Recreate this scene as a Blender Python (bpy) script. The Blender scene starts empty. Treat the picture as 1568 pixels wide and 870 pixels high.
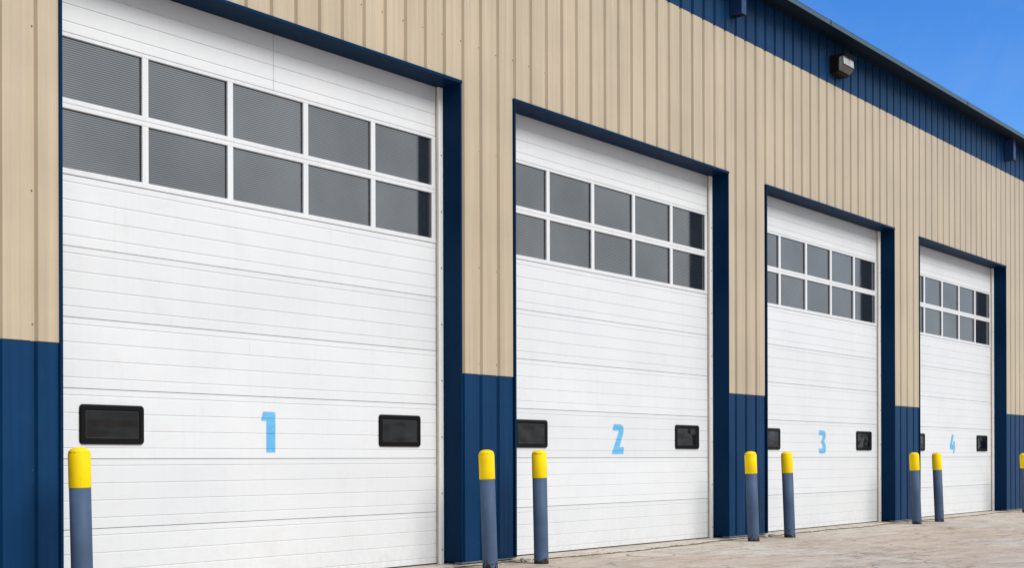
import bpy, bmesh, math, random
from mathutils import Vector, Matrix
from mathutils.geometry import tessellate_polygon
random.seed(7)
sc = bpy.context.scene
COL = sc.collection
R = math.radians

# ------------------------------------------------------------------ materials
def mat(name):
    m = bpy.data.materials.new(name); m.use_nodes = True
    nt = m.node_tree
    b = nt.nodes['Principled BSDF']
    return m, nt, b

def N(nt, typ, **kw):
    n = nt.nodes.new(typ)
    for k, v in kw.items():
        if k in n.inputs.keys() if isinstance(k, str) else False:
            n.inputs[k].default_value = v
        else:
            setattr(n, k, v)
    return n

def coords(nt, scale=(1, 1, 1), kind='Object'):
    tc = nt.nodes.new('ShaderNodeTexCoord')
    mp = nt.nodes.new('ShaderNodeMapping')
    mp.inputs['Scale'].default_value = scale
    nt.links.new(tc.outputs[kind], mp.inputs['Vector'])
    return mp.outputs['Vector']

def noise(nt, vec, scale, detail=4, rough=.55, dist=0.):
    n = nt.nodes.new('ShaderNodeTexNoise')
    n.inputs['Scale'].default_value = scale
    n.inputs['Detail'].default_value = detail
    n.inputs['Roughness'].default_value = rough
    n.inputs['Distortion'].default_value = dist
    nt.links.new(vec, n.inputs['Vector'])
    return n.outputs['Fac']

def ramp(nt, fac, stops):
    r = nt.nodes.new('ShaderNodeValToRGB')
    el = r.color_ramp.elements
    while len(el) < len(stops): el.new(.5)
    for e, (p, c) in zip(el, stops):
        e.position = p
        e.color = c if len(c) == 4 else (*c, 1)
    nt.links.new(fac, r.inputs['Fac'])
    return r.outputs['Color']

def mix(nt, fac, a, b, mode='MIX'):
    n = nt.nodes.new('ShaderNodeMix'); n.data_type = 'RGBA'; n.blend_type = mode
    for sock, v in ((n.inputs['Factor'], fac), (n.inputs['A'], a), (n.inputs['B'], b)):
        pass
    fa = [s for s in n.inputs if s.name == 'Factor' and s.type == 'VALUE'][0]
    A = [s for s in n.inputs if s.name == 'A' and s.type == 'RGBA'][0]
    B = [s for s in n.inputs if s.name == 'B' and s.type == 'RGBA'][0]
    for s, v in ((fa, fac), (A, a), (B, b)):
        if isinstance(v, bpy.types.NodeSocket): nt.links.new(v, s)
        elif isinstance(v, (int, float)): s.default_value = v
        else: s.default_value = (*v, 1) if len(v) == 3 else v
    return [s for s in n.outputs if s.type == 'RGBA'][0]

def math_(nt, op, a, b=0.0, clamp=False):
    n = nt.nodes.new('ShaderNodeMath'); n.operation = op; n.use_clamp = clamp
    for s, v in zip(n.inputs, (a, b)):
        if isinstance(v, bpy.types.NodeSocket): nt.links.new(v, s)
        else: s.default_value = v
    return n.outputs[0]

def bump(nt, b, h, strength, dist):
    n = nt.nodes.new('ShaderNodeBump')
    n.inputs['Strength'].default_value = strength
    n.inputs['Distance'].default_value = dist
    nt.links.new(h, n.inputs['Height'])
    nt.links.new(n.outputs['Normal'], b.inputs['Normal'])

def cell(nt, vec, axis, size, amt):
    """small tone differences from one factory sheet (or door section) to the next"""
    sp = nt.nodes.new('ShaderNodeSeparateXYZ'); nt.links.new(vec, sp.inputs[0])
    k = math_(nt, 'FLOOR', math_(nt, 'DIVIDE', sp.outputs[axis], size))
    if axis == 2: k = math_(nt, 'ADD', k, math_(nt, 'MULTIPLY', math_(nt, 'FLOOR', math_(nt, 'DIVIDE', math_(nt, 'SUBTRACT', sp.outputs[0], 5.), 6.05)), 17.3))
    wn = nt.nodes.new('ShaderNodeTexWhiteNoise'); wn.noise_dimensions = '1D'; nt.links.new(k, wn.inputs['W'])
    return ramp(nt, wn.outputs['Value'], [(0, (1-amt,)*3), (1, (1, 1, 1))])

def painted(name, col, rough=.42, var=.10, streak=.10, wave=.0015, spec=.5, dirt=(.30, .26, .20), dirt_amt=.10, sheets=0.):
    """factory painted sheet steel: slow colour drift, vertical rain streaks, slight oil-canning"""
    m, nt, b = mat(name)
    v = coords(nt)
    vs = coords(nt, (9, 9, .22))
    n1 = noise(nt, v, .9, 5)
    n2 = noise(nt, vs, 1.6, 5, .6)
    c0 = tuple(x*(1-var) for x in col); c1 = tuple(min(1, x*(1+var)) for x in col)
    c = ramp(nt, n1, [(.3, c0), (.7, c1)])
    s0 = ramp(nt, n2, [(.35, (1-streak,)*3), (.62, (1, 1, 1))])
    c = mix(nt, 1.0, c, s0, 'MULTIPLY')
    if sheets: c = mix(nt, 1.0, c, cell(nt, v, 0, .9144, sheets), 'MULTIPLY')
    n3 = noise(nt, v, 5.5, 8, .7)
    f = math_(nt, 'MULTIPLY', ramp(nt, n3, [(.55, (0, 0, 0)), (.8, (1, 1, 1))]), dirt_amt)
    c = mix(nt, f, c, dirt)
    nt.links.new(c, b.inputs['Base Color'])
    rr = ramp(nt, n1, [(.2, (rough-.06,)*3), (.8, (rough+.08,)*3)])
    nt.links.new(rr, b.inputs['Roughness'])
    b.inputs['Specular IOR Level'].default_value = spec
    if wave:
        bump(nt, b, noise(nt, v, 1.7, 2), .5, wave*8)
    return m

def plain(name, col, rough=.5, metal=0., spec=.5):
    m, nt, b = mat(name)
    v = coords(nt)
    n = noise(nt, v, 14, 5)
    c = ramp(nt, n, [(.3, tuple(x*.85 for x in col)), (.7, tuple(min(1, x*1.12) for x in col))])
    nt.links.new(c, b.inputs['Base Color'])
    b.inputs['Roughness'].default_value = rough
    b.inputs['Metallic'].default_value = metal
    b.inputs['Specular IOR Level'].default_value = spec
    return m

M = {}
M['tan'] = painted('tan_steel', (.485, .397, .278), .32, .06, .13, spec=.75, sheets=.07)
M['navy'] = painted('navy_steel', (.0018, .036, .110), .40, .10, .16, spec=.15, sheets=.12, dirt=(.06, .07, .08), dirt_amt=.10)
M['navy_trim'] = painted('navy_trim', (.0014, .021, .062), .45, .08, .05, spec=.05, dirt=(.06, .07, .08), dirt_amt=.06)
M['gutter'] = painted('slate_gutter_shaded', (.004, .013, .026), .5, .12, .06, spec=.12, dirt=(.03, .03, .03))  # gutter colour darkened: shade of underside and soffit is painted in
M['downspout'] = painted('downspout_blue', (.012, .040, .13), .35, .08, .05, spec=.4)
M['lip'] = painted('slate_gutter_lit', (.045, .095, .135), .35, .10, .05, spec=.5)  # paler copy of the gutter colour, painting its outer face as lit
M['roof'] = painted('roof_steel', (.30, .31, .31), .4, .06, .05)
M['screw'] = plain('screw_heads', (.05, .035, .025), .5)
M['rubber'] = plain('black_rubber', (.012, .012, .012), .7)
M['black'] = plain('black_plastic', (.005, .005, .006), .45, 0, .12)
M['bronze'] = plain('dark_bronze', (.010, .008, .007), .6, 0, .15)
M['base_trim'] = plain('galvanised_base_trim', (.16, .19, .20), .45, .3)
M['foundation'] = plain('foundation_concrete', (.12, .11, .10), .9)
M['weather'] = plain('brown_weather_seal', (.42, .36, .28), .8)

# white door skin: faint smudges, rain marks, rust dribbles
def door_mat():
    m, nt, b = mat('white_door_paint')
    v = coords(nt)
    n1 = noise(nt, v, 1.1, 5)
    c = ramp(nt, n1, [(.25, (.625, .645, .672)), (.75, (.68, .695, .715))])
    st = noise(nt, coords(nt, (14, 14, .5)), 1.3, 6, .65)
    c = mix(nt, 1., c, ramp(nt, st, [(.28, (.975, .972, .965)), (.5, (1, 1, 1))]), 'MULTIPLY')
    c = mix(nt, 1., c, cell(nt, v, 2, .6096, .045), 'MULTIPLY')
    sm = noise(nt, v, 2.6, 9, .74, .6)
    f = math_(nt, 'MULTIPLY', ramp(nt, sm, [(.54, (0, 0, 0)), (.74, (1, 1, 1))]), .22)
    c = mix(nt, f, c, (.50, .47, .42))
    # short brown dribbles below fittings and seams
    dr = noise(nt, coords(nt, (26, 26, 1.5)), 1.2, 5, .6)
    dm = noise(nt, v, 1.9, 4, .6)
    f = math_(nt, 'MULTIPLY', ramp(nt, dr, [(.64, (0, 0, 0)), (.74, (1, 1, 1))]), ramp(nt, dm, [(.54, (0, 0, 0)), (.66, (1, 1, 1))]))
    c = mix(nt, math_(nt, 'MULTIPLY', f, .30), c, (.40, .30, .20))
    # splash grime that thins out above the ground
    sp_ = nt.nodes.new('ShaderNodeSeparateXYZ'); nt.links.new(v, sp_.inputs[0])
    low = ramp(nt, math_(nt, 'MULTIPLY', sp_.outputs[2], 1.5, True), [(0, (1, 1, 1)), (.25, (.35,)*3), (1, (0, 0, 0))])
    gr = ramp(nt, noise(nt, v, 11, 8, .75), [(.40, (0, 0, 0)), (.66, (1, 1, 1))])
    c = mix(nt, math_(nt, 'MULTIPLY', math_(nt, 'MULTIPLY', low, gr), .34), c, (.34, .29, .23))
    sp = noise(nt, v, 55, 3, .6)
    f2 = math_(nt, 'MULTIPLY', ramp(nt, sp, [(.70, (0, 0, 0)), (.74, (1, 1, 1))]), .40)
    c = mix(nt, f2, c, (.30, .27, .24))
    nt.links.new(c, b.inputs['Base Color'])
    b.inputs['Roughness'].default_value = .50
    hz = noise(nt, coords(nt, (.35, 1, 1.2)), 1.6, 2)
    bump(nt, b, hz, .25, .008)
    return m
M['door'] = door_mat()
M['alu'] = painted('white_aluminium', (.66, .675, .695), .35, .03, .06, 0, dirt=(.5, .47, .42), dirt_amt=.15)
M['strip'] = painted('white_jamb_strip', (.90, .90, .88), .4, .03, .06, 0, dirt=(.4, .33, .25), dirt_amt=.2)

def pane_mat():
    """twin-wall glazing: smooth grey sheet over closely spaced horizontal webs"""
    m, nt, b = mat('fluted_grey_glazing')
    v = coords(nt)
    n1 = noise(nt, v, 1.7, 5, .6)
    sep = nt.nodes.new('ShaderNodeSeparateXYZ'); nt.links.new(v, sep.inputs[0])
    w = math_(nt, 'SINE', math_(nt, 'MULTIPLY', sep.outputs[2], 2*math.pi/.0192))
    w = math_(nt, 'ADD', math_(nt, 'MULTIPLY', w, .5), .5)
    c = ramp(nt, n1, [(.3, (.007, .008, .010)), (.7, (.013, .015, .018))])
    c = mix(nt, w, c, (.030, .035, .041))
    nt.links.new(c, b.inputs['Base Color'])
    rr = ramp(nt, noise(nt, v, 3.5, 6, .65), [(.35, (.06,)*3), (.7, (.12,)*3)])
    nt.links.new(rr, b.inputs['Roughness'])
    nt.links.new(math_(nt, 'ADD', math_(nt, 'MULTIPLY', math_(nt, 'ADD', math_(nt, 'MULTIPLY', w, .58), .32), 1.0), math_(nt, 'MULTIPLY', math_(nt, 'SUBTRACT', noise(nt, v, .8, 3, .55), .5), .55)), b.inputs['Specular IOR Level'])
    b.inputs['IOR'].default_value = 2.7
    return m
M['alu_dark'] = plain('dull_bead', (.06, .065, .07), .4)
M['pane'] = pane_mat()
def vision_mat():
    m, nt, b = mat('dark_vision_glass')
    v = coords(nt)
    n1 = noise(nt, v, 6, 3, .5)
    c = ramp(nt, n1, [(.3, (.003, .003, .003)), (.7, (.012, .012, .011))])
    nt.links.new(c, b.inputs['Base Color'])
    b.inputs['Roughness'].default_value = .12
    b.inputs['Specular IOR Level'].default_value = .45
    bump(nt, b, noise(nt, coords(nt, (1, 1, 2.4)), 2.3, 1), .7, .05)
    return m
M['vision'] = vision_mat()
def number_mat():
    m, nt, b = mat('sky_blue_number_paint')
    v = coords(nt)
    c = ramp(nt, noise(nt, v, 7, 6, .6), [(.3, (.085, .36, .63)), (.7, (.125, .43, .70))])
    f = ramp(nt, noise(nt, v, 26, 7, .75), [(.56, (0, 0, 0)), (.66, (1, 1, 1))])
    c = mix(nt, math_(nt, 'MULTIPLY', f, .45), c, (.45, .60, .72))
    f = ramp(nt, noise(nt, v, 60, 4, .6), [(.66, (0, 0, 0)), (.70, (1, 1, 1))])
    c = mix(nt, math_(nt, 'MULTIPLY', f, .8), c, (.64, .66, .68))
    nt.links.new(c, b.inputs['Base Color'])
    b.inputs['Roughness'].default_value = .45
    return m
M['number'] = number_mat()

def bollard_mat(name, col, rustiness):
    m, nt, b = mat(name)
    v = coords(nt)
    geo = nt.nodes.new('ShaderNodeObjectInfo')
    add = nt.nodes.new('ShaderNodeVectorMath'); add.operation = 'ADD'
    cmb = nt.nodes.new('ShaderNodeCombineXYZ')
    r50 = math_(nt, 'MULTIPLY', geo.outputs['Random'], 50.)
    for i in range(3): nt.links.new(r50, cmb.inputs[i])
    nt.links.new(v, add.inputs[0]); nt.links.new(cmb.outputs[0], add.inputs[1])
    w = add.outputs[0]
    n1 = noise(nt, w, 5, 6, .6)
    c = ramp(nt, n1, [(.3, tuple(x*.88 for x in col)), (.7, tuple(min(1, x*1.10) for x in col))])
    vs = nt.nodes.new('ShaderNodeVectorMath'); vs.operation = 'MULTIPLY'
    vs.inputs[1].default_value = (16, 16, .9); nt.links.new(w, vs.inputs[0])
    sc_ = noise(nt, vs.outputs[0], 2.1, 6, .7)
    f = math_(nt, 'MULTIPLY', ramp(nt, sc_, [(.58, (0, 0, 0)), (.68, (1, 1, 1))]), .40)
    c = mix(nt, f, c, tuple(x*.55 for x in col))
    chip = noise(nt, w, 24, 5, .65)
    sep = nt.nodes.new('ShaderNodeSeparateXYZ'); nt.links.new(v, sep.inputs[0])
    if rustiness:
        # chips and rust gather at the foot of the post (a worn-off paint zone)
        foot = ramp(nt, math_(nt, 'MULTIPLY', sep.outputs[2], 3.2, True), [(0, (.36,)*3), (.25, (.13,)*3), (1, (0, 0, 0))])
        k = math_(nt, 'ADD', chip, foot)
        f = ramp(nt, k, [(.715, (0, 0, 0)), (.735, (1, 1, 1))])
        c = mix(nt, f, c, (.030, .016, .010))
    else:
        band = math_(nt, 'SUBTRACT', 1., math_(nt, 'MULTIPLY', math_(nt, 'ABSOLUTE', math_(nt, 'SUBTRACT', sep.outputs[2], 1.271)), 110.), True)
        chip2 = noise(nt, w, 38, 4, .6)
        kq = math_(nt, 'ADD', chip, math_(nt, 'MULTIPLY', math_(nt, 'MULTIPLY', band, chip2), .42))
        f = ramp(nt, kq, [(.72, (0, 0, 0)), (.74, (1, 1, 1))])
        c = mix(nt, f, c, (.09, .06, .02))
    nt.links.new(c, b.inputs['Base Color'])
    b.inputs['Roughness'].default_value = .6
    b.inputs['Specular IOR Level'].default_value = .22
    bump(nt, b, n1, .4, .004)
    return m
M['post'] = bollard_mat('faded_blue_bollard_paint', (.058, .096, .168), True)
M['cap'] = bollard_mat('yellow_bollard_paint', (.92, .64, .001), False)

def ground_mat(name='weathered_concrete', old=True):
    m, nt, b = mat(name)
    v = coords(nt)
    big = noise(nt, v, .33, 5, .6)
    mid = noise(nt, coords(nt, (1, 1.6, 1)), 1.5, 9, .72, .8)
    fine = noise(nt, v, 22, 9, .78)
    grit = noise(nt, v, 120, 5, .75)
    if old:
        c = ramp(nt, mid, [(.30, (.36, .295, .235)), (.46, (.545, .485, .405)), (.58, (.60, .55, .475)), (.72, (.70, .655, .585))])
        c = mix(nt, math_(nt, 'MULTIPLY', ramp(nt, big, [(.44, (0, 0, 0)), (.58, (1, 1, 1))]), .62), c, (.55, .425, .32))
    else:
        c = ramp(nt, mid, [(.30, (.47, .42, .34)), (.7, (.62, .57, .48))])
    c = mix(nt, .75, c, ramp(nt, fine, [(.30, (.40,)*3), (.46, (.92,)*3), (.7, (1.22,)*3)]), 'MULTIPLY')
    c = mix(nt, .7, c, ramp(nt, grit, [(.30, (.30,)*3), (.43, (.95,)*3), (.7, (1.15,)*3)]), 'MULTIPLY')
    # worn stains lying roughly along the building, broken by pitting
    st = noise(nt, coords(nt, (.6, 2.4, 1)), 1.2, 9, .74, 1.2)
    f = math_(nt, 'MULTIPLY', ramp(nt, st, [(.47, (0, 0, 0)), (.62, (1, 1, 1))]), .68 if old else .3)
    pit = ramp(nt, noise(nt, v, 9, 8, .75), [(.42, (.25,)*3), (.58, (1, 1, 1))])
    f = math_(nt, 'MULTIPLY', f, pit)
    c = mix(nt, f, c, (.235, .17, .125))
    # pitted clusters: small dark holes grouped in patches
    mask = ramp(nt, noise(nt, v, .9, 6, .7), [(.46, (0, 0, 0)), (.60, (1, 1, 1))])
    hole = ramp(nt, noise(nt, v, 38, 6, .7), [(.56, (0, 0, 0)), (.63, (1, 1, 1))])
    f = math_(nt, 'MULTIPLY', math_(nt, 'MULTIPLY', mask, hole), .65)
    c = mix(nt, f, c, (.13, .095, .07))
    sp = noise(nt, v, 3.6, 4, .6)
    f = math_(nt, 'MULTIPLY', ramp(nt, sp, [(.70, (0, 0, 0)), (.76, (1, 1, 1))]), .6)
    c = mix(nt, f, c, (.09, .08, .07))
    nv = nt.nodes.new('ShaderNodeTexNoise'); nv.inputs['Scale'].default_value = 1.7; nv.inputs['Detail'].default_value = 6
    nt.links.new(v, nv.inputs['Vector'])
    av = nt.nodes.new('ShaderNodeVectorMath'); av.operation = 'ADD'
    nt.links.new(v, av.inputs[0]); nt.links.new(nv.outputs['Color'], av.inputs[1])
    vo = nt.nodes.new('ShaderNodeTexVoronoi'); vo.feature = 'DISTANCE_TO_EDGE'; vo.inputs['Scale'].default_value = .5
    nt.links.new(av.outputs[0], vo.inputs['Vector'])
    hc = ramp(nt, vo.outputs['Distance'], [(.0, (1, 1, 1)), (.012, (0, 0, 0))])
    c = mix(nt, math_(nt, 'MULTIPLY', hc, .6), c, (.10, .08, .06))
    nt.links.new(c, b.inputs['Base Color'])
    b.inputs['Roughness'].default_value = .85
    b.inputs['Specular IOR Level'].default_value = .3
    h = math_(nt, 'ADD', math_(nt, 'MULTIPLY', fine, .6), math_(nt, 'MULTIPLY', grit, .4))
    bump(nt, b, h, .8, .014)
    return m
M['sill'] = ground_mat('pale_sill_concrete', False)
M['broken_edge'] = plain('grimy_shaded_edge', (.10, .075, .05), .95)  # dark tone paints in the crevice's shade along the edge, besides grime
M['ground'] = ground_mat()
M['stone'] = plain('broken_concrete', (.50, .46, .38), .9)
M['cover'] = plain('cast_cover', (.52, .46, .385), .8)
M['cover_rim'] = plain('cover_rim', (.26, .22, .18), .8)

def lens_mat():
    m, nt, b = mat('prismatic_lens')
    v = coords(nt, (1, 1, .05))
    c = ramp(nt, noise(nt, v, 26, 3), [(.3, (.20, .205, .20)), (.7, (.48, .49, .48))])
    nt.links.new(c, b.inputs['Base Color'])
    b.inputs['Roughness'].default_value = .15
    return m
M['lens'] = lens_mat()
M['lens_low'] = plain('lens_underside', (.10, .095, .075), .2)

# ------------------------------------------------------------------ mesh helpers
class MB:
    def __init__(s): s.bm = bmesh.new(); s.mats = []
    def mi(s, m):
        if m not in s.mats: s.mats.append(m)
        return s.mats.index(m)
    def face(s, pts, m):
        vs = [s.bm.verts.new(p) for p in pts]
        f = s.bm.faces.new(vs); f.material_index = s.mi(m); return f
    def box(s, x0, x1, y0, y1, z0, z1, m, bevel=0., seg=1):
        r = bmesh.ops.create_cube(s.bm, size=1)
        vs = r['verts']
        for v in vs:
            v.co = Vector(((x0+x1)/2+v.co.x*(x1-x0), (y0+y1)/2+v.co.y*(y1-y0), (z0+z1)/2+v.co.z*(z1-z0)))
        fs = set(f for v in vs for f in v.link_faces)
        k = s.mi(m)
        for f in fs: f.material_index = k
        if bevel:
            es = list(set(e for v in vs for e in v.link_edges))
            rr = bmesh.ops.bevel(s.bm, geom=es, offset=bevel, segments=seg, affect='EDGES', profile=.5)
            for f in rr['faces']: f.material_index = k
        return s
    def extrude_poly(s, pts, axis, lo, hi, m):
        """closed polygon (2D) swept along x or y between lo and hi"""
        def P(a, b, t): return (t, a, b) if axis == 'x' else (a, t, b)
        A = [s.bm.verts.new(P(a, b, lo)) for a, b in pts]
        B = [s.bm.verts.new(P(a, b, hi)) for a, b in pts]
        k = s.mi(m); n = len(pts)
        for i in range(n):
            f = s.bm.faces.new((A[i], A[(i+1) % n], B[(i+1) % n], B[i])); f.material_index = k
        f = s.bm.faces.new(A[::-1]); f.material_index = k
        f = s.bm.faces.new(B); f.material_index = k
        return s
    def lathe(s, prof, cx, cy, m, n=28, z=0):
        rings = []
        for r, h in prof:
            rings.append([s.bm.verts.new((cx+r*math.cos(2*math.pi*i/n), cy+r*math.sin(2*math.pi*i/n), z+h)) for i in range(n)])
        k = s.mi(m)
        for a, b in zip(rings, rings[1:]):
            for i in range(n):
                f = s.bm.faces.new((a[i], a[(i+1) % n], b[(i+1) % n], b[i])); f.material_index = k; f.smooth = True
        f = s.bm.faces.new(rings[-1]); f.material_index = k; f.smooth = True
        f = s.bm.faces.new(rings[0][::-1]); f.material_index = k
        return s
    def build(s, name, parent=None, loc=None):
        bmesh.ops.recalc_face_normals(s.bm, faces=s.bm.faces) if s.recalc else None
        me = bpy.data.meshes.new(name); s.bm.to_mesh(me); s.bm.free()
        for m in s.mats: me.materials.append(m)
        o = bpy.data.objects.new(name, me); COL.objects.link(o)
        if parent: o.parent = parent
        if loc: o.location = loc
        return o
    recalc = True

def tag(o, label=None, cat=None, group=None, kind=None):
    if label: o['label'] = label
    if cat: o['category'] = cat
    if group: o['group'] = group
    if kind: o['kind'] = kind
    return o
def empty(name, loc, label, cat, group=None):
    o = bpy.data.objects.new(name, None); COL.objects.link(o); o.location = loc
    o.empty_display_size = .3
    return tag(o, label, cat, group)

# ------------------------------------------------------------------ ground
g = MB()
xs = [-260, -40, -8, 0, 4, 8, 12, 16, 20, 24, 28, 32, 40, 80, 320]
ys = [-300, -60, -20, -12, -8, -5, -3, -2, -1, -.35, .5, 30, 300]
grid = [[g.bm.verts.new((x, y, 0)) for y in ys] for x in xs]
k = g.mi(M['ground'])
for i in range(len(xs)-1):
    for j in range(len(ys)-1):
        f = g.bm.faces.new((grid[i][j], grid[i+1][j], grid[i+1][j+1], grid[i][j+1])); f.material_index = k
tag(g.build('ground'), kind='structure')

# raised concrete sill under the doors, its outer edge broken away unevenly
sm_ = MB(); sm_.recalc = False
ka, kb = sm_.mi(M['sill']), sm_.mi(M['broken_edge'])
rs = random.Random(3)
key = [(-6.4, -.12), (5, -.14), (9, -.20), (11.2, -.10), (11.7, -.17), (12.6, -.25), (13.5, -.27), (14.4, -.24), (15.2, -.17), (16.2, -.09),
       (17.0, -.08), (17.8, -.16), (19, -.13), (20.5, -.17), (22.4, -.09), (23.3, -.08), (24.5, -.15), (26, -.13), (28.4, -.10), (46.2, -.12)]
def edge_y(t):
    for (a, ya), (b, yb) in zip(key, key[1:]):
        if a <= t <= b: return ya+(yb-ya)*(t-a)/(b-a)
pts = []; t = -6.4; wob = 0.
while t < 46.2:
    wob = wob*.86+rs.uniform(-.022, .022)
    pts.append((t, edge_y(t)+wob+rs.uniform(-.006, .006), .014+rs.uniform(-.005, .004)))
    t += rs.uniform(.02, .06)
prev = None
for t, y, z in pts:
    cur = [sm_.bm.verts.new((t, .34, .0175)), sm_.bm.verts.new((t, y+.03, .0165)), sm_.bm.verts.new((t, y, z)), sm_.bm.verts.new((t, y-rs.uniform(.0, .02), -.004))]
    if prev:
        for q, kq in ((0, ka), (1, ka), (2, kb)):
            f = sm_.bm.faces.new((prev[q], prev[q+1], cur[q+1], cur[q])); f.material_index = kq
    prev = cur
tag(sm_.build('concrete_sill'), kind='structure')

# ------------------------------------------------------------------ building
X0, X1 = -6.4, 46.2
DEPTH = 24.
E = [(5.5824, 10.497), (11.4424, 16.3947), (17.5604, 22.4293), (23.6064, 28.4951)]
HH, HW, HB, HT = 5.4715, 2.1801, 7.562, 8.30
PITCH, G0 = .3048, 10.842
bld = empty('warehouse', (0, 0, 0), 'long tan and navy ribbed steel warehouse with four white numbered roll-up doors', 'warehouse')

def profile(t0, t1, base):
    """ribbed panel: wide pans standing proud, a trapezoid groove every foot, two slight minor ribs per pan"""
    pts = []
    n0 = int(math.floor((t0-G0)/PITCH))-1; n1 = int(math.ceil((t1-G0)/PITCH))+1
    for n in range(n0, n1+1):
        c = G0+n*PITCH
        for dx, dy in ((-.036, 0), (-.020, .030), (.018, .030), (.036, 0),
                       (.100, 0), (.105, -.0024), (.119, -.0024), (.124, 0),
                       (.180, 0), (.185, -.0024), (.199, -.0024), (.204, 0)):
            pts.append((c+dx, base+dy))
    out = []
    for a, b in zip(pts, pts[1:]):
        for T in (t0, t1):
            if a[0] < T < b[0]:
                u = (T-a[0])/(b[0]-a[0]); out.append((T, a[1]+u*(b[1]-a[1])))
        if t0 < b[0] < t1: out.append(b)
    if out[0][0] > t0: out.insert(0, (t0, out[0][1]))
    out.sort(key=lambda p: p[0])
    return out

def panel(mb, t0, t1, z0, z1, base, m, lip=True):
    pr = profile(t0, t1, base); k = mb.mi(m)
    lo = [mb.bm.verts.new((t, y, z0)) for t, y in pr]
    hi = [mb.bm.verts.new((t, y, z1)) for t, y in pr]
    for i in range(len(pr)-1):
        f = mb.bm.faces.new((lo[i], lo[i+1], hi[i+1], hi[i])); f.material_index = k
    if lip:   # thickness seen at the cut lower edge
        lb = [mb.bm.verts.new((t, y+.006, z0)) for t, y in pr]
        for i in range(len(pr)-1):
            f = mb.bm.faces.new((lb[i], lb[i+1], lo[i+1], lo[i])); f.material_index = k

def screws(mb, t0, t1, z, base, m):
    n0 = int(math.ceil((t0-G0+.02)/PITCH)); n1 = int(math.floor((t1-G0-.02)/PITCH))
    for n in range(n0, n1+1):
        c = G0+n*PITCH+random.uniform(-.004, .004); zz = z+random.uniform(-.012, .012); r = .0065; y = base+.030
        vs = [(c+r*math.cos(a*math.pi/3), y-.005, zz+r*math.sin(a*math.pi/3)) for a in range(6)]
        mb.face(vs, m)
        for a in range(6):
            p, q = vs[a], vs[(a+1) % 6]
            mb.face([p, q, (q[0], y+.002, q[2]), (p[0], y+.002, p[2])], m)

TB = -.035
w = MB(); w.recalc = False
panel(w, X0, X1, HH, HB, TB, M['tan'])
piers = [(X0, E[0][0]), (E[0][1], E[1][0]), (E[1][1], E[2][0]), (E[2][1], E[3][0]), (E[3][1], X1)]
for a, b in piers: panel(w, a, b, HW, HH, TB, M['tan'])
for z in (5.93, 7.30): screws(w, X0, X1, z, TB, M['screw'])
for z in (2.31, 3.4, 4.13 if False else 4.74):
    for a, b in piers: screws(w, a, b, z, TB, M['screw'])
w.build('tan_cladding', bld)
for a, b in piers:
    p = MB(); p.recalc = False
    panel(p, a, b, .045, HW+.004, TB+.007, M['navy'])
    for z in (.25, 1.12): screws(p, a, b, z, TB+.007, M['screw'])
    p.build('blue_wainscot', bld)
    q = MB()
    q.box(a-.002, b+.002, TB-.006, .06, .030, .044, M['base_trim'])
    q.build('base_trim', bld)
p = MB(); p.recalc = False
panel(p, X0, X1, HB-.004, HT, TB-.007, M['navy'])
screws(p, X0, X1, HB+.09, TB-.007, M['screw'])
p.build('blue_upper_band', bld)

for a, b in piers:
    f = MB(); f.box(a+.01, b-.01, .012, .3, -.2, .03, M['foundation']); f.build('foundation', bld)
# end walls, back wall (plain ribs), added dark backing so the door gaps read dark
s = MB()
s.box(X0, X0+.12, .001, DEPTH, 0, HT+.6, M['tan'])
s.box(X1-.12, X1, .001, DEPTH, 0, HT+.6, M['tan'])
s.box(X0+.12, X1-.12, DEPTH-.12, DEPTH, 0, HT+.2, M['tan'])
s.build('end_wall', bld)
inn = MB()
inn.box(X0+.12, X1-.12, .34, .40, 0, HT-.05, M['foundation'])
inn.build('dark_backing', bld)
# roof: low double slope with visible sheet thickness
r = MB()
r.extrude_poly([(-.40, 8.316), (DEPTH/2, 9.34), (DEPTH+.4, 8.316), (DEPTH+.4, 8.28), (DEPTH/2, 9.29), (-.40, 8.285)], 'x', X0-.2, X1+.2, M['roof'])
r.build('roof', bld)
# eave gutter: outer lip, flat underside, inner leg and soffit
gt = MB()
gt.extrude_poly([(-.44, 8.236), (-.446, 8.240), (-.446, 8.250), (-.436, 8.256), (-.442, 8.306), (-.448, 8.314), (-.42, 8.318), (-.40, 8.285), (-.25, 8.285), (-.25, 8.234)],
                'x', X0-.2, X1+.2, M['gutter'])
for t in [X0+1.0+6.1*i for i in range(9)]:
    gt.box(t+.0, t+.05, -.4505, -.40, 8.238, 8.3205, M['gutter'])
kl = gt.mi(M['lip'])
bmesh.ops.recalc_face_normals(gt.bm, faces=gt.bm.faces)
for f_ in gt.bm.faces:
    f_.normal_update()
    if f_.normal.y < -.5: f_.material_index = kl  # outward faces get the paler colour, as if catching the sky
gt.build('eave_gutter', bld)
so = MB()
so.box(X0-.1, X1+.1, -.2495, .05, 8.283, 8.297, M['gutter'])
so.build('soffit', bld)
for t in (16.452, 28.40, 4.50, 40.35):
    d = MB()
    x0, x1, y0, y1, z0, z1 = t, t+.137, -.252, -.046, 7.79, 8.2335
    d.box(x0, x1, y0, y1, z0+.004, z1, M['downspout'], .006)
    d.box(x0+.012, x1-.012, y0+.012, y1-.012, z0, z0+.02, M['black'])  # black block stands in for the dark inside of the open tube
    d.build('downspout', bld)

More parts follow.
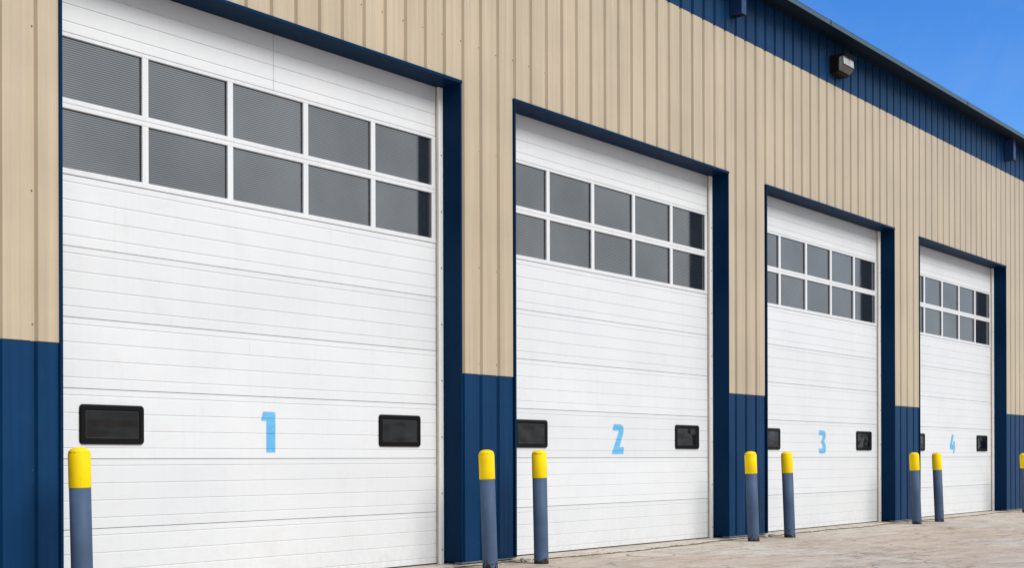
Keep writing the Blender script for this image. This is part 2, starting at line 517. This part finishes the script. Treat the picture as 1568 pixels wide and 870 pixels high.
# ------------------------------------------------------------------ doors
SEC = .6096
YD = .265
def door_profile(n):
    """(z,y) list of the face of section n, bottom to top: V grooves and seams"""
    z0, z1 = n*SEC, (n+1)*SEC
    pts = [(z0+.0020, YD+.014), (z0+.0026, YD+.002), (z0+.007, YD)]
    for fr in (.843, .594, .347, .095):
        z = z1-fr*SEC
        pts += [(z-.012, YD), (z-.0035, YD+.0016), (z, YD+.0058), (z+.0026, YD+.0058), (z+.0036, YD)]
    pts += [(z1-.005, YD), (z1-.0026, YD+.0015), (z1-.0020, YD+.014)]
    return pts
def y_at(z):
    n = int(z//SEC); pr = door_profile(n)
    if z <= pr[0][0]: return pr[0][1]
    for (a, ya), (b, yb) in zip(pr, pr[1:]):
        if a <= z <= b: return ya+(yb-ya)*(z-a)/(b-a) if b > a else yb
    return pr[-1][1]

NUM = {
 1: [[(7.936, 1.682), (8.089, 1.682), (8.087, 1.280), (7.973, 1.280), (7.975, 1.593), (7.909, 1.593)]],
 2: [[(13.886, 1.675), (14.025, 1.675), (14.060, 1.672), (14.088, 1.661), (14.110, 1.642), (14.119, 1.615), (14.117, 1.585), (14.108, 1.550), (14.018, 1.366), (14.127, 1.366), (14.106, 1.271), (13.835, 1.271), (13.996, 1.565), (14.000, 1.588), (13.856, 1.588)]],
 3: [[(19.972, 1.686), (20.129, 1.686), (20.166, 1.680), (20.196, 1.664), (20.214, 1.640), (20.220, 1.605), (20.214, 1.565), (20.162, 1.500), (20.206, 1.455), (20.222, 1.420), (20.222, 1.345), (20.212, 1.318), (20.185, 1.297), (20.142, 1.288), (19.969, 1.288), (19.951, 1.373), (20.085, 1.373), (20.100, 1.388), (20.100, 1.416), (20.033, 1.492), (20.096, 1.556), (20.104, 1.585), (20.092, 1.602), (19.952, 1.602)]],
 4: [[(26.075, 1.694), (26.181, 1.694), (26.085, 1.482), (26.133, 1.482), (26.153, 1.555), (26.245, 1.555), (26.236, 1.478), (26.262, 1.478), (26.254, 1.383), (26.226, 1.383), (26.214, 1.302), (26.138, 1.302), (26.150, 1.383), (25.954, 1.383), (25.965, 1.470)]],
}

def rounded_rect(x0, x1, z0, z1, r, n=6):
    P = []
    for cx, cz, a0 in ((x1-r, z1-r, 0), (x0+r, z1-r, 90), (x0+r, z0+r, 180), (x1-r, z0+r, 270)):
        for i in range(n+1):
            a = R(a0+90*i/n); P.append((cx+r*math.cos(a), cz+r*math.sin(a)))
    return P

def ring(mb, outer, inner, yf, yb, m, bev=.006):
    """frame between two outlines of equal count, front face at yf with rounded shoulders"""
    k = mb.mi(m); n = len(outer)
    cx = sum(p[0] for p in outer)/n; cz = sum(p[1] for p in outer)/n
    def off(P, q, d):
        res = []
        for i, (x, z) in enumerate(P):
            a = P[i-1]; b = P[(i+1) % n]
            tx, tz = b[0]-a[0], b[1]-a[1]; L = math.hypot(tx, tz) or 1
            res.append((x-tz/L*d*q, z+tx/L*d*q))
        return res
    loops = [(outer, yb), (outer, yf+bev), (off(outer, 1, bev), yf), (off(inner, -1, bev), yf), (inner, yf+bev), (inner, yb)]
    V = [[mb.bm.verts.new((x, y, z)) for x, z in P] for P, y in loops]
    for a, b in zip(V, V[1:]):
        for i in range(n):
            f = mb.bm.faces.new((a[i], a[(i+1) % n], b[(i+1) % n], b[i])); f.material_index = k

words = {1: 'one', 2: 'two', 3: 'three', 4: 'four'}
for di, (a, b) in enumerate(E):
    num = di+1
    # --- steel surround (reveal) of the opening
    fr = MB()
    zi = HH-.036
    fr.box(a-.008, a+.022, -.050, .33, .046, zi, M['navy_trim'], .003)
    fr.box(b-.008, b+.014, -.050, .33, .046, zi, M['navy_trim'], .003)
    fr.box(a-.016, b+.018, -.056, .33, zi, HH+.002, M['navy_trim'], .003)
    fr.build('door_surround', bld)
    # --- the door: solid sections
    d = MB(); k = d.mi(M['door'])
    L, Rr = a+.016, b-.057
    for n in (0, 1, 2, 3, 4, 5, 8):
        pr = door_profile(n)
        if n == 0: pr = [(z, y) for z, y in pr if z > .04]; pr.insert(0, (.032, YD))
        if n == 8: pr = [(z, y) for z, y in pr if z < 5.46]+[(5.46, YD)]
        cols = [L, Rr]
        if num == 1 and n == 8:
            m_ = 8.075
            cols = [L, m_-.004, m_-.0015, m_+.0015, m_+.004, Rr]
        V = []
        for ci, x in enumerate(cols):
            dd = .008 if len(cols) > 2 and ci in (2, 3) else 0
            V.append([d.bm.verts.new((x, y+dd, z)) for z, y in pr])
        for A, B in zip(V, V[1:]):
            for i in range(len(pr)-1):
                f = d.bm.faces.new((A[i], B[i], B[i+1], A[i+1])); f.material_index = k
        # closed ends and back so that every section is a slab
        bk = [[d.bm.verts.new((x, YD+.045, z)) for z in (pr[0][0], pr[-1][0])] for x in (L, Rr)]
        d.bm.faces.new((bk[0][0], bk[0][1], bk[1][1], bk[1][0])).material_index = k
        d.bm.faces.new((V[0][0], V[-1][0], bk[1][0], bk[0][0])).material_index = k
        d.bm.faces.new((V[0][-1], V[-1][-1], bk[1][1], bk[0][1])).material_index = k
        for vv, bb in ((V[0], bk[0]), (V[-1], bk[1])):
            d.bm.faces.new(list(vv)+[bb[1], bb[0]]).material_index = k
    door = d.build('overhead_door', bld)
    door['label'] = 'white ribbed roll-up door painted with a light blue number %d' % num
    # dark slab seen only in the hairline seams between sections
    sl = MB(); sl.box(L+.002, Rr-.002, YD+.0105, YD+.04, n and .04, .045, M['rubber'])
    sl.bm.clear(); sl.mats = []
    sl.box(L, Rr+.0, YD+.006, YD+.05, .0, .031, M['rubber'], .004)
    sl.build('bottom_seal', door)
    # --- two glazed aluminium sections
    pitch = (b-a-.194)/5; c0 = a+.097-.018
    wf = MB()
    zr = [(3.661, 3.712), (4.222, 4.2665), (4.2679, 4.312), (4.838, 4.874)]
    for z0, z1 in zr: wf.box(L, Rr, YD-.004, YD+.04, z0, z1, M['alu'], .004)
    cents = [c0+pitch*i for i in range(6)]
    for z0, z1 in ((3.712, 4.222), (4.312, 4.838)):
        for i, c in enumerate(cents):
            x0, x1 = c-.033, c+.033
            if i == 0: x0 = L
            if i == 5: x1 = Rr
            wf.box(x0, x1, YD-.002, YD+.038, z0-.004, z1+.004, M['alu'], .003)
    wf.build('window_frame', door)
    pm = {}
    for z0, z1 in ((3.712, 4.222), (4.312, 4.838)):
        for i in range(5):
            x0, x1 = cents[i]+.033, cents[i+1]-.033
            pn = MB(); pn.recalc = False
            kk = pn.mi(M['pane'])
            fl = .0192; per = 6
            nz = int((z1-z0+.016)/fl*per)
            base = [YD+.024+.0003*math.cos(2*math.pi*j/per) for j in range(nz+1)]
            tilt = random.uniform(-.003, .003); bow = random.uniform(-.0025, .0025)
            rows = []
            nx = 6
            for j in range(nz+1):
                z = z0-.008+j*fl/per
                rows.append([pn.bm.verts.new((x0-.01+(x1-x0+.02)*q/nx, base[j]+tilt*(q/nx-.5)+bow*math.sin(math.pi*q/nx), min(z, z1+.008))) for q in range(nx+1)])
            for A, B in zip(rows, rows[1:]):
                for q in range(nx):
                    f = pn.bm.faces.new((A[q], A[q+1], B[q+1], B[q])); f.material_index = kk; f.smooth = True
            # black strips around the pane, drawing the bead's thin shadow line
            gk = YD+.019
            for (gx0, gx1, gz0, gz1) in ((x0-.004, x1+.004, z1-.006, z1+.003), (x0-.004, x1+.004, z0-.003, z0+.004),
                                         (x0-.004, x0+.005, z0+.004, z1-.006), (x1-.005, x1+.004, z0+.004, z1-.006)):
                pn.box(gx0, gx1, gk, YD+.030, gz0, gz1, M['rubber'])
            pn.build('window_pane', door)
    # --- small black vision windows
    for x0 in (a+.352, b-.352-.640):
        x1 = x0+.640; z0, z1 = 1.348, 1.695
        vf = MB()
        ring(vf, rounded_rect(x0, x1, z0, z1, .035), rounded_rect(x0+.052, x1-.052, z0+.050, z1-.050, .012), YD-.020, YD+.012, M['black'], .008)
        vfo = vf.build('vision_frame', door)
        vp = MB(); vp.recalc = False
        vp.face([(x0+.045, YD-.010, z0+.045), (x1-.045, YD-.010, z0+.045), (x1-.045, YD-.010, z1-.045), (x0+.045, YD-.010, z1-.045)], M['vision'])
        # light bead line round the glass
        ring(vp, rounded_rect(x0+.058, x1-.058, z0+.056, z1-.056, .012), rounded_rect(x0+.0605, x1-.0605, z0+.0585, z1-.0585, .010), YD-.013, YD-.009, M['alu_dark'], .0006)
        vp.build('vision_glass', door)
    # --- painted number following the grooves
    nm = bmesh.new()
    poly = NUM[num]
    vs = [nm.verts.new((x, 0, z)) for x, z in poly[0]]
    for t3 in tessellate_polygon([[Vector((x, z, 0)) for x, z in poly[0]]]):
        nm.faces.new([vs[q] for q in t3])
    for z, _ in door_profile(2):
        if 1.25 < z < 1.71:
            bmesh.ops.bisect_plane(nm, geom=nm.verts[:]+nm.edges[:]+nm.faces[:], dist=1e-5, plane_co=(0, 0, z), plane_no=(0, 0, 1))
    for v in nm.verts: v.co.y = y_at(v.co.z+1e-6)-.0012
    for f_ in nm.faces:
        f_.normal_update()
        if f_.normal.y > 0: f_.normal_flip()
    me = bpy.data.meshes.new('door_number'); nm.to_mesh(me); nm.free(); me.materials.append(M['number'])
    o = bpy.data.objects.new('door_number', me); COL.objects.link(o); o.parent = door
    o['label'] = 'light blue painted number %d' % num
    # --- white jamb strips with screws, brown weather seal
    for side in (0, 1):
        js = MB()
        if side: x0, x1 = b-.076, b-.0085
        else: x0, x1 = a+.0225, a+.030
        js.box(x0, x1, .220, .255, .012, zi-.003, M['strip'], .003)
        if side: js.box(x0+.052, x0+.056, .214, .221, .012, zi-.004, M['strip'])
        z = .18
        while z < 5.3:
            xx = x0+(.034 if side else .005)
            js.lathe([(.0085, 0), (.0085, .0), ], 0, 0, M['screw'], 6) if False else js.box(xx-.006, xx+.006, .215, .2205, z-.007, z+.007, M['screw'])
            z += .64
        js.build('jamb_strip', bld)
        if side:
            ws = MB(); ws.box(x0-.013, x0-.001, .246, .2635, .012, zi-.003, M['weather']); ws.build('weather_seal', door)

# ------------------------------------------------------------------ bollards
BOL = [  # base x, slope of the lean, label
 (5.503, -.0232, 'yellow topped blue bollard nearest the camera, at the left end of door 1'),
 (10.456, -.0469, 'yellow topped blue bollard before the blue pier between doors 1 and 2'),
 (11.357, -.0276, 'yellow topped blue bollard in front of the left end of door 2'),
 (16.309, -.068, 'yellow topped blue bollard before the blue pier between doors 2 and 3'),
 (17.425, -.0738, 'yellow topped blue bollard in front of the left end of door 3'),
 (22.328, -.0978, 'yellow topped blue bollard before the blue pier between doors 3 and 4'),
 (23.406, -.1045, 'yellow topped blue bollard in front of the left end of door 4'),
 (28.404, -.13, 'yellow topped blue bollard past door 4, cut by the right picture edge'),
]
RB = .084
def bollard_meshes():
    p = MB()
    p.lathe([(RB+.002, -.10), (RB+.002, .0), (RB, .03), (RB, .5), (RB, .992)], 0, 0, M['post'], 36)
    c = MB()
    prof = [(RB+.0012, .990), (RB+.0028, .994), (RB+.0028, 1.258), (RB-.002, 1.270), (RB-.0015, 1.272)]
    for i in range(1, 8):
        a = R(90*i/8); prof.append((RB*math.cos(a)*.985, 1.272+.042*math.sin(a)))
    c.lathe(prof, 0, 0, M['cap'], 36)
    return p, c
p, c = bollard_meshes()
root = empty('bollard', (0, 0, 0), 'x', 'bollard', 'blue bollards with yellow tops along the doors')
post = p.build('post', root); cap = c.build('cap', root)
for i, (x, lean, lab) in enumerate(BOL):
    if i == 0: o = root
    else:
        o = root.copy(); COL.objects.link(o)
        for ch in (post, cap):
            k_ = ch.copy(); COL.objects.link(k_); k_.parent = o
    o.location = (x, -.50, 0); o.rotation_euler = (0, math.atan(lean), 0)
    o['label'] = lab

# ------------------------------------------------------------------ wall lamp
lm = empty('wall_lamp', (19.99, -.042, 7.73), 'dark bronze wall pack lamp with clear glass front under the eave above door 3', 'lamp')
def rel(mb, name): 
    for v in mb.bm.verts: v.co -= Vector((19.99, -.042, 7.73))
    return mb.build(name, lm)
x0, x1 = 19.785, 20.205
h = MB()
# side profile (y,z): deep housing, open wedge at the front for the lens
h.extrude_poly([(-.042, 7.715), (-.042, 8.000), (-.300, 8.000), (-.318, 7.992), (-.318, 7.982), (-.205, 7.972), (-.198, 7.800), (-.200, 7.740), (-.165, 7.715)], 'x', x0, x1, M['bronze'])
rel(h, 'housing')
ln = MB()
ln.extrude_poly([(-.190, 7.800), (-.195, 7.970), (-.280, 7.976), (-.292, 7.835), (-.210, 7.748)], 'x', x0+.012, x1-.012, M['lens'])
ln.bm.faces.ensure_lookup_table()
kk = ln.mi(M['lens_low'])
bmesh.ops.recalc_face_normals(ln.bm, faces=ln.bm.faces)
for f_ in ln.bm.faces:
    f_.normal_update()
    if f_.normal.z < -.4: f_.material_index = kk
rel(ln, 'lens')
vz = MB()
vz.box(x0-.012, x1+.012, -.335, -.042, 8.0005, 8.012, M['bronze'], .003)
rel(vz, 'visor')
gd = MB()
for q in range(5):
    xx = x0+.03+(x1-x0-.06)*q/4
    gd.box(xx-.003, xx+.003, -.290, -.284, 7.84, 7.972, M['bronze'])
gd.bm.clear(); gd.mats = []
gd.box(x0+.006, x1-.006, -.2965, -.286, 7.830, 7.839, M['bronze'])
rel(gd, 'lens_bead')

# ------------------------------------------------------------------ round cover and stones
cv = empty('utility_cover', (13.18, -.79, 0), 'pale round utility cover set flush in the concrete before door 2', 'cover')
a_ = MB(); a_.lathe([(.285, -.02), (.285, .004), (.272, .006), (.02, .007)], 0, 0, M['cover'], 48); a_.build('lid', cv)
b_ = MB(); b_.lathe([(.305, -.02), (.305, .003), (.288, .0035)], 0, 0, M['cover_rim'], 48); b_.build('rim', cv)

def stone(r):
    bm = bmesh.new(); bmesh.ops.create_icosphere(bm, subdivisions=2, radius=r)
    ph = [random.uniform(0, 6) for _ in range(6)]
    for v in bm.verts:
        d_ = v.co.normalized()
        k_ = 1+.28*math.sin(3*d_.x+ph[0])*math.cos(4*d_.y+ph[1])+.15*math.sin(7*d_.z+ph[2])+random.uniform(-.08, .08)
        v.co = Vector((v.co.x*k_*1.25, v.co.y*k_, v.co.z*k_*.6))
    me = bpy.data.meshes.new('stone'); bm.to_mesh(me); bm.free(); me.materials.append(M['stone']); return me
BETW = {2: 'one and two', 3: 'two and three', 4: 'three and four'}
ST = [(11.30, -.12, .030, 2), (11.42, -.10, .045, 2), (11.52, -.09, .034, 2), (10.97, -.16, .018, 2), (11.62, -.05, .022, 2),
      (17.22, -.12, .030, 3), (17.36, -.14, .045, 3), (17.30, -.20, .022, 3), (16.72, -.14, .020, 3),
      (22.62, -.14, .026, 4), (22.80, -.17, .020, 4), (23.30, -.16, .024, 4)]
for x, y, r_, dn in ST:
    o = bpy.data.objects.new('stone', stone(r_)); COL.objects.link(o)
    o.location = (x, y-.08, r_*.42); o.rotation_euler = (0, 0, random.uniform(0, 6))
    tag(o, 'small grey concrete chip at the foot of the pier between doors %s' % BETW[dn], 'stone', 'concrete chips between doors %s' % BETW[dn])

# ------------------------------------------------------------------ light and sky
SUN_EL, SUN_AZ = R(41), math.atan2(.10, -.97)      # azimuth from +Y towards +X
wd = bpy.data.worlds.new('World'); sc.world = wd; wd.use_nodes = True
nt = wd.node_tree; nt.nodes.clear()
out = nt.nodes.new('ShaderNodeOutputWorld')
sky = nt.nodes.new('ShaderNodeTexSky'); sky.sky_type = 'NISHITA'; sky.sun_disc = False
sky.sun_elevation = SUN_EL; sky.sun_rotation = SUN_AZ
sky.altitude = 300; sky.air_density = 1.0; sky.dust_density = .7; sky.ozone_density = 3.0
hs = nt.nodes.new('ShaderNodeHueSaturation'); hs.inputs['Saturation'].default_value = 1.38; hs.inputs['Hue'].default_value = .513
nt.links.new(sky.outputs[0], hs.inputs['Color'])
bg = nt.nodes.new('ShaderNodeBackground'); bg.inputs['Strength'].default_value = .135
nt.links.new(hs.outputs[0], bg.inputs['Color'])
# broken bright cloud over the yard behind the photographer, thin wisps elsewhere
tc = nt.nodes.new('ShaderNodeTexCoord')
sep = nt.nodes.new('ShaderNodeSeparateXYZ'); nt.links.new(tc.outputs['Generated'], sep.inputs[0])
cn = noise(nt, tc.outputs['Generated'], 2.6, 7, .6, .5)
side = math_(nt, 'ADD', math_(nt, 'MULTIPLY', sep.outputs[1], -1.5), .12)
cl = math_(nt, 'ADD', math_(nt, 'MULTIPLY', math_(nt, 'SUBTRACT', cn, .5), 1.8), side, True)
wisp = math_(nt, 'MULTIPLY', ramp(nt, noise(nt, tc.outputs['Generated'], 5.5, 7, .62, .8), [(.50, (0, 0, 0)), (.75, (1, 1, 1))]), .10)
cl = math_(nt, 'MAXIMUM', cl, wisp)
cb = nt.nodes.new('ShaderNodeBackground'); cb.inputs['Color'].default_value = (.88, .945, 1, 1); cb.inputs['Strength'].default_value = .50
ms = nt.nodes.new('ShaderNodeMixShader')
nt.links.new(cl, ms.inputs[0]); nt.links.new(bg.outputs[0], ms.inputs[1]); nt.links.new(cb.outputs[0], ms.inputs[2])
nt.links.new(ms.outputs[0], out.inputs['Surface'])

sl = bpy.data.lights.new('sun', 'SUN'); sl.energy = 2.3; sl.angle = R(34); sl.color = (1, .965, .91)
so_ = bpy.data.objects.new('sun', sl); COL.objects.link(so_)
dv = Vector((math.sin(SUN_AZ)*math.cos(SUN_EL), math.cos(SUN_AZ)*math.cos(SUN_EL), math.sin(SUN_EL)))
so_.rotation_euler = dv.to_track_quat('Z', 'Y').to_euler()

# ------------------------------------------------------------------ camera
F, YAW, ROLL, CY, H, D = 1928.97, .69610, .0029, 703.433, 1.2089, 9.5533
cd = bpy.data.cameras.new('camera'); cam = bpy.data.objects.new('camera', cd); COL.objects.link(cam)
s_, c_ = math.sin(YAW), math.cos(YAW)
fw = Vector((c_, s_, 0)); rt = Vector((s_, -c_, 0)); up = Vector((0, 0, 1))
# picture content turned slightly counter-clockwise
rt2 = rt*math.cos(ROLL)-up*math.sin(ROLL)
up2 = rt*math.sin(ROLL)+up*math.cos(ROLL)
mw = Matrix((rt2, up2, -fw)).transposed().to_4x4(); mw.translation = Vector((0, -D, H))
cam.matrix_world = mw
cd.sensor_width = 36; cd.lens = F/1568*36
cd.shift_x = 0; cd.shift_y = (CY-435)/1568
cd.clip_end = 2000; cd.clip_start = .1
sc.camera = cam
sc.view_settings.view_transform = 'Standard'; sc.view_settings.look = 'None'
sc.view_settings.exposure = .56; sc.view_settings.gamma = 1
sc.view_settings.use_curve_mapping = False
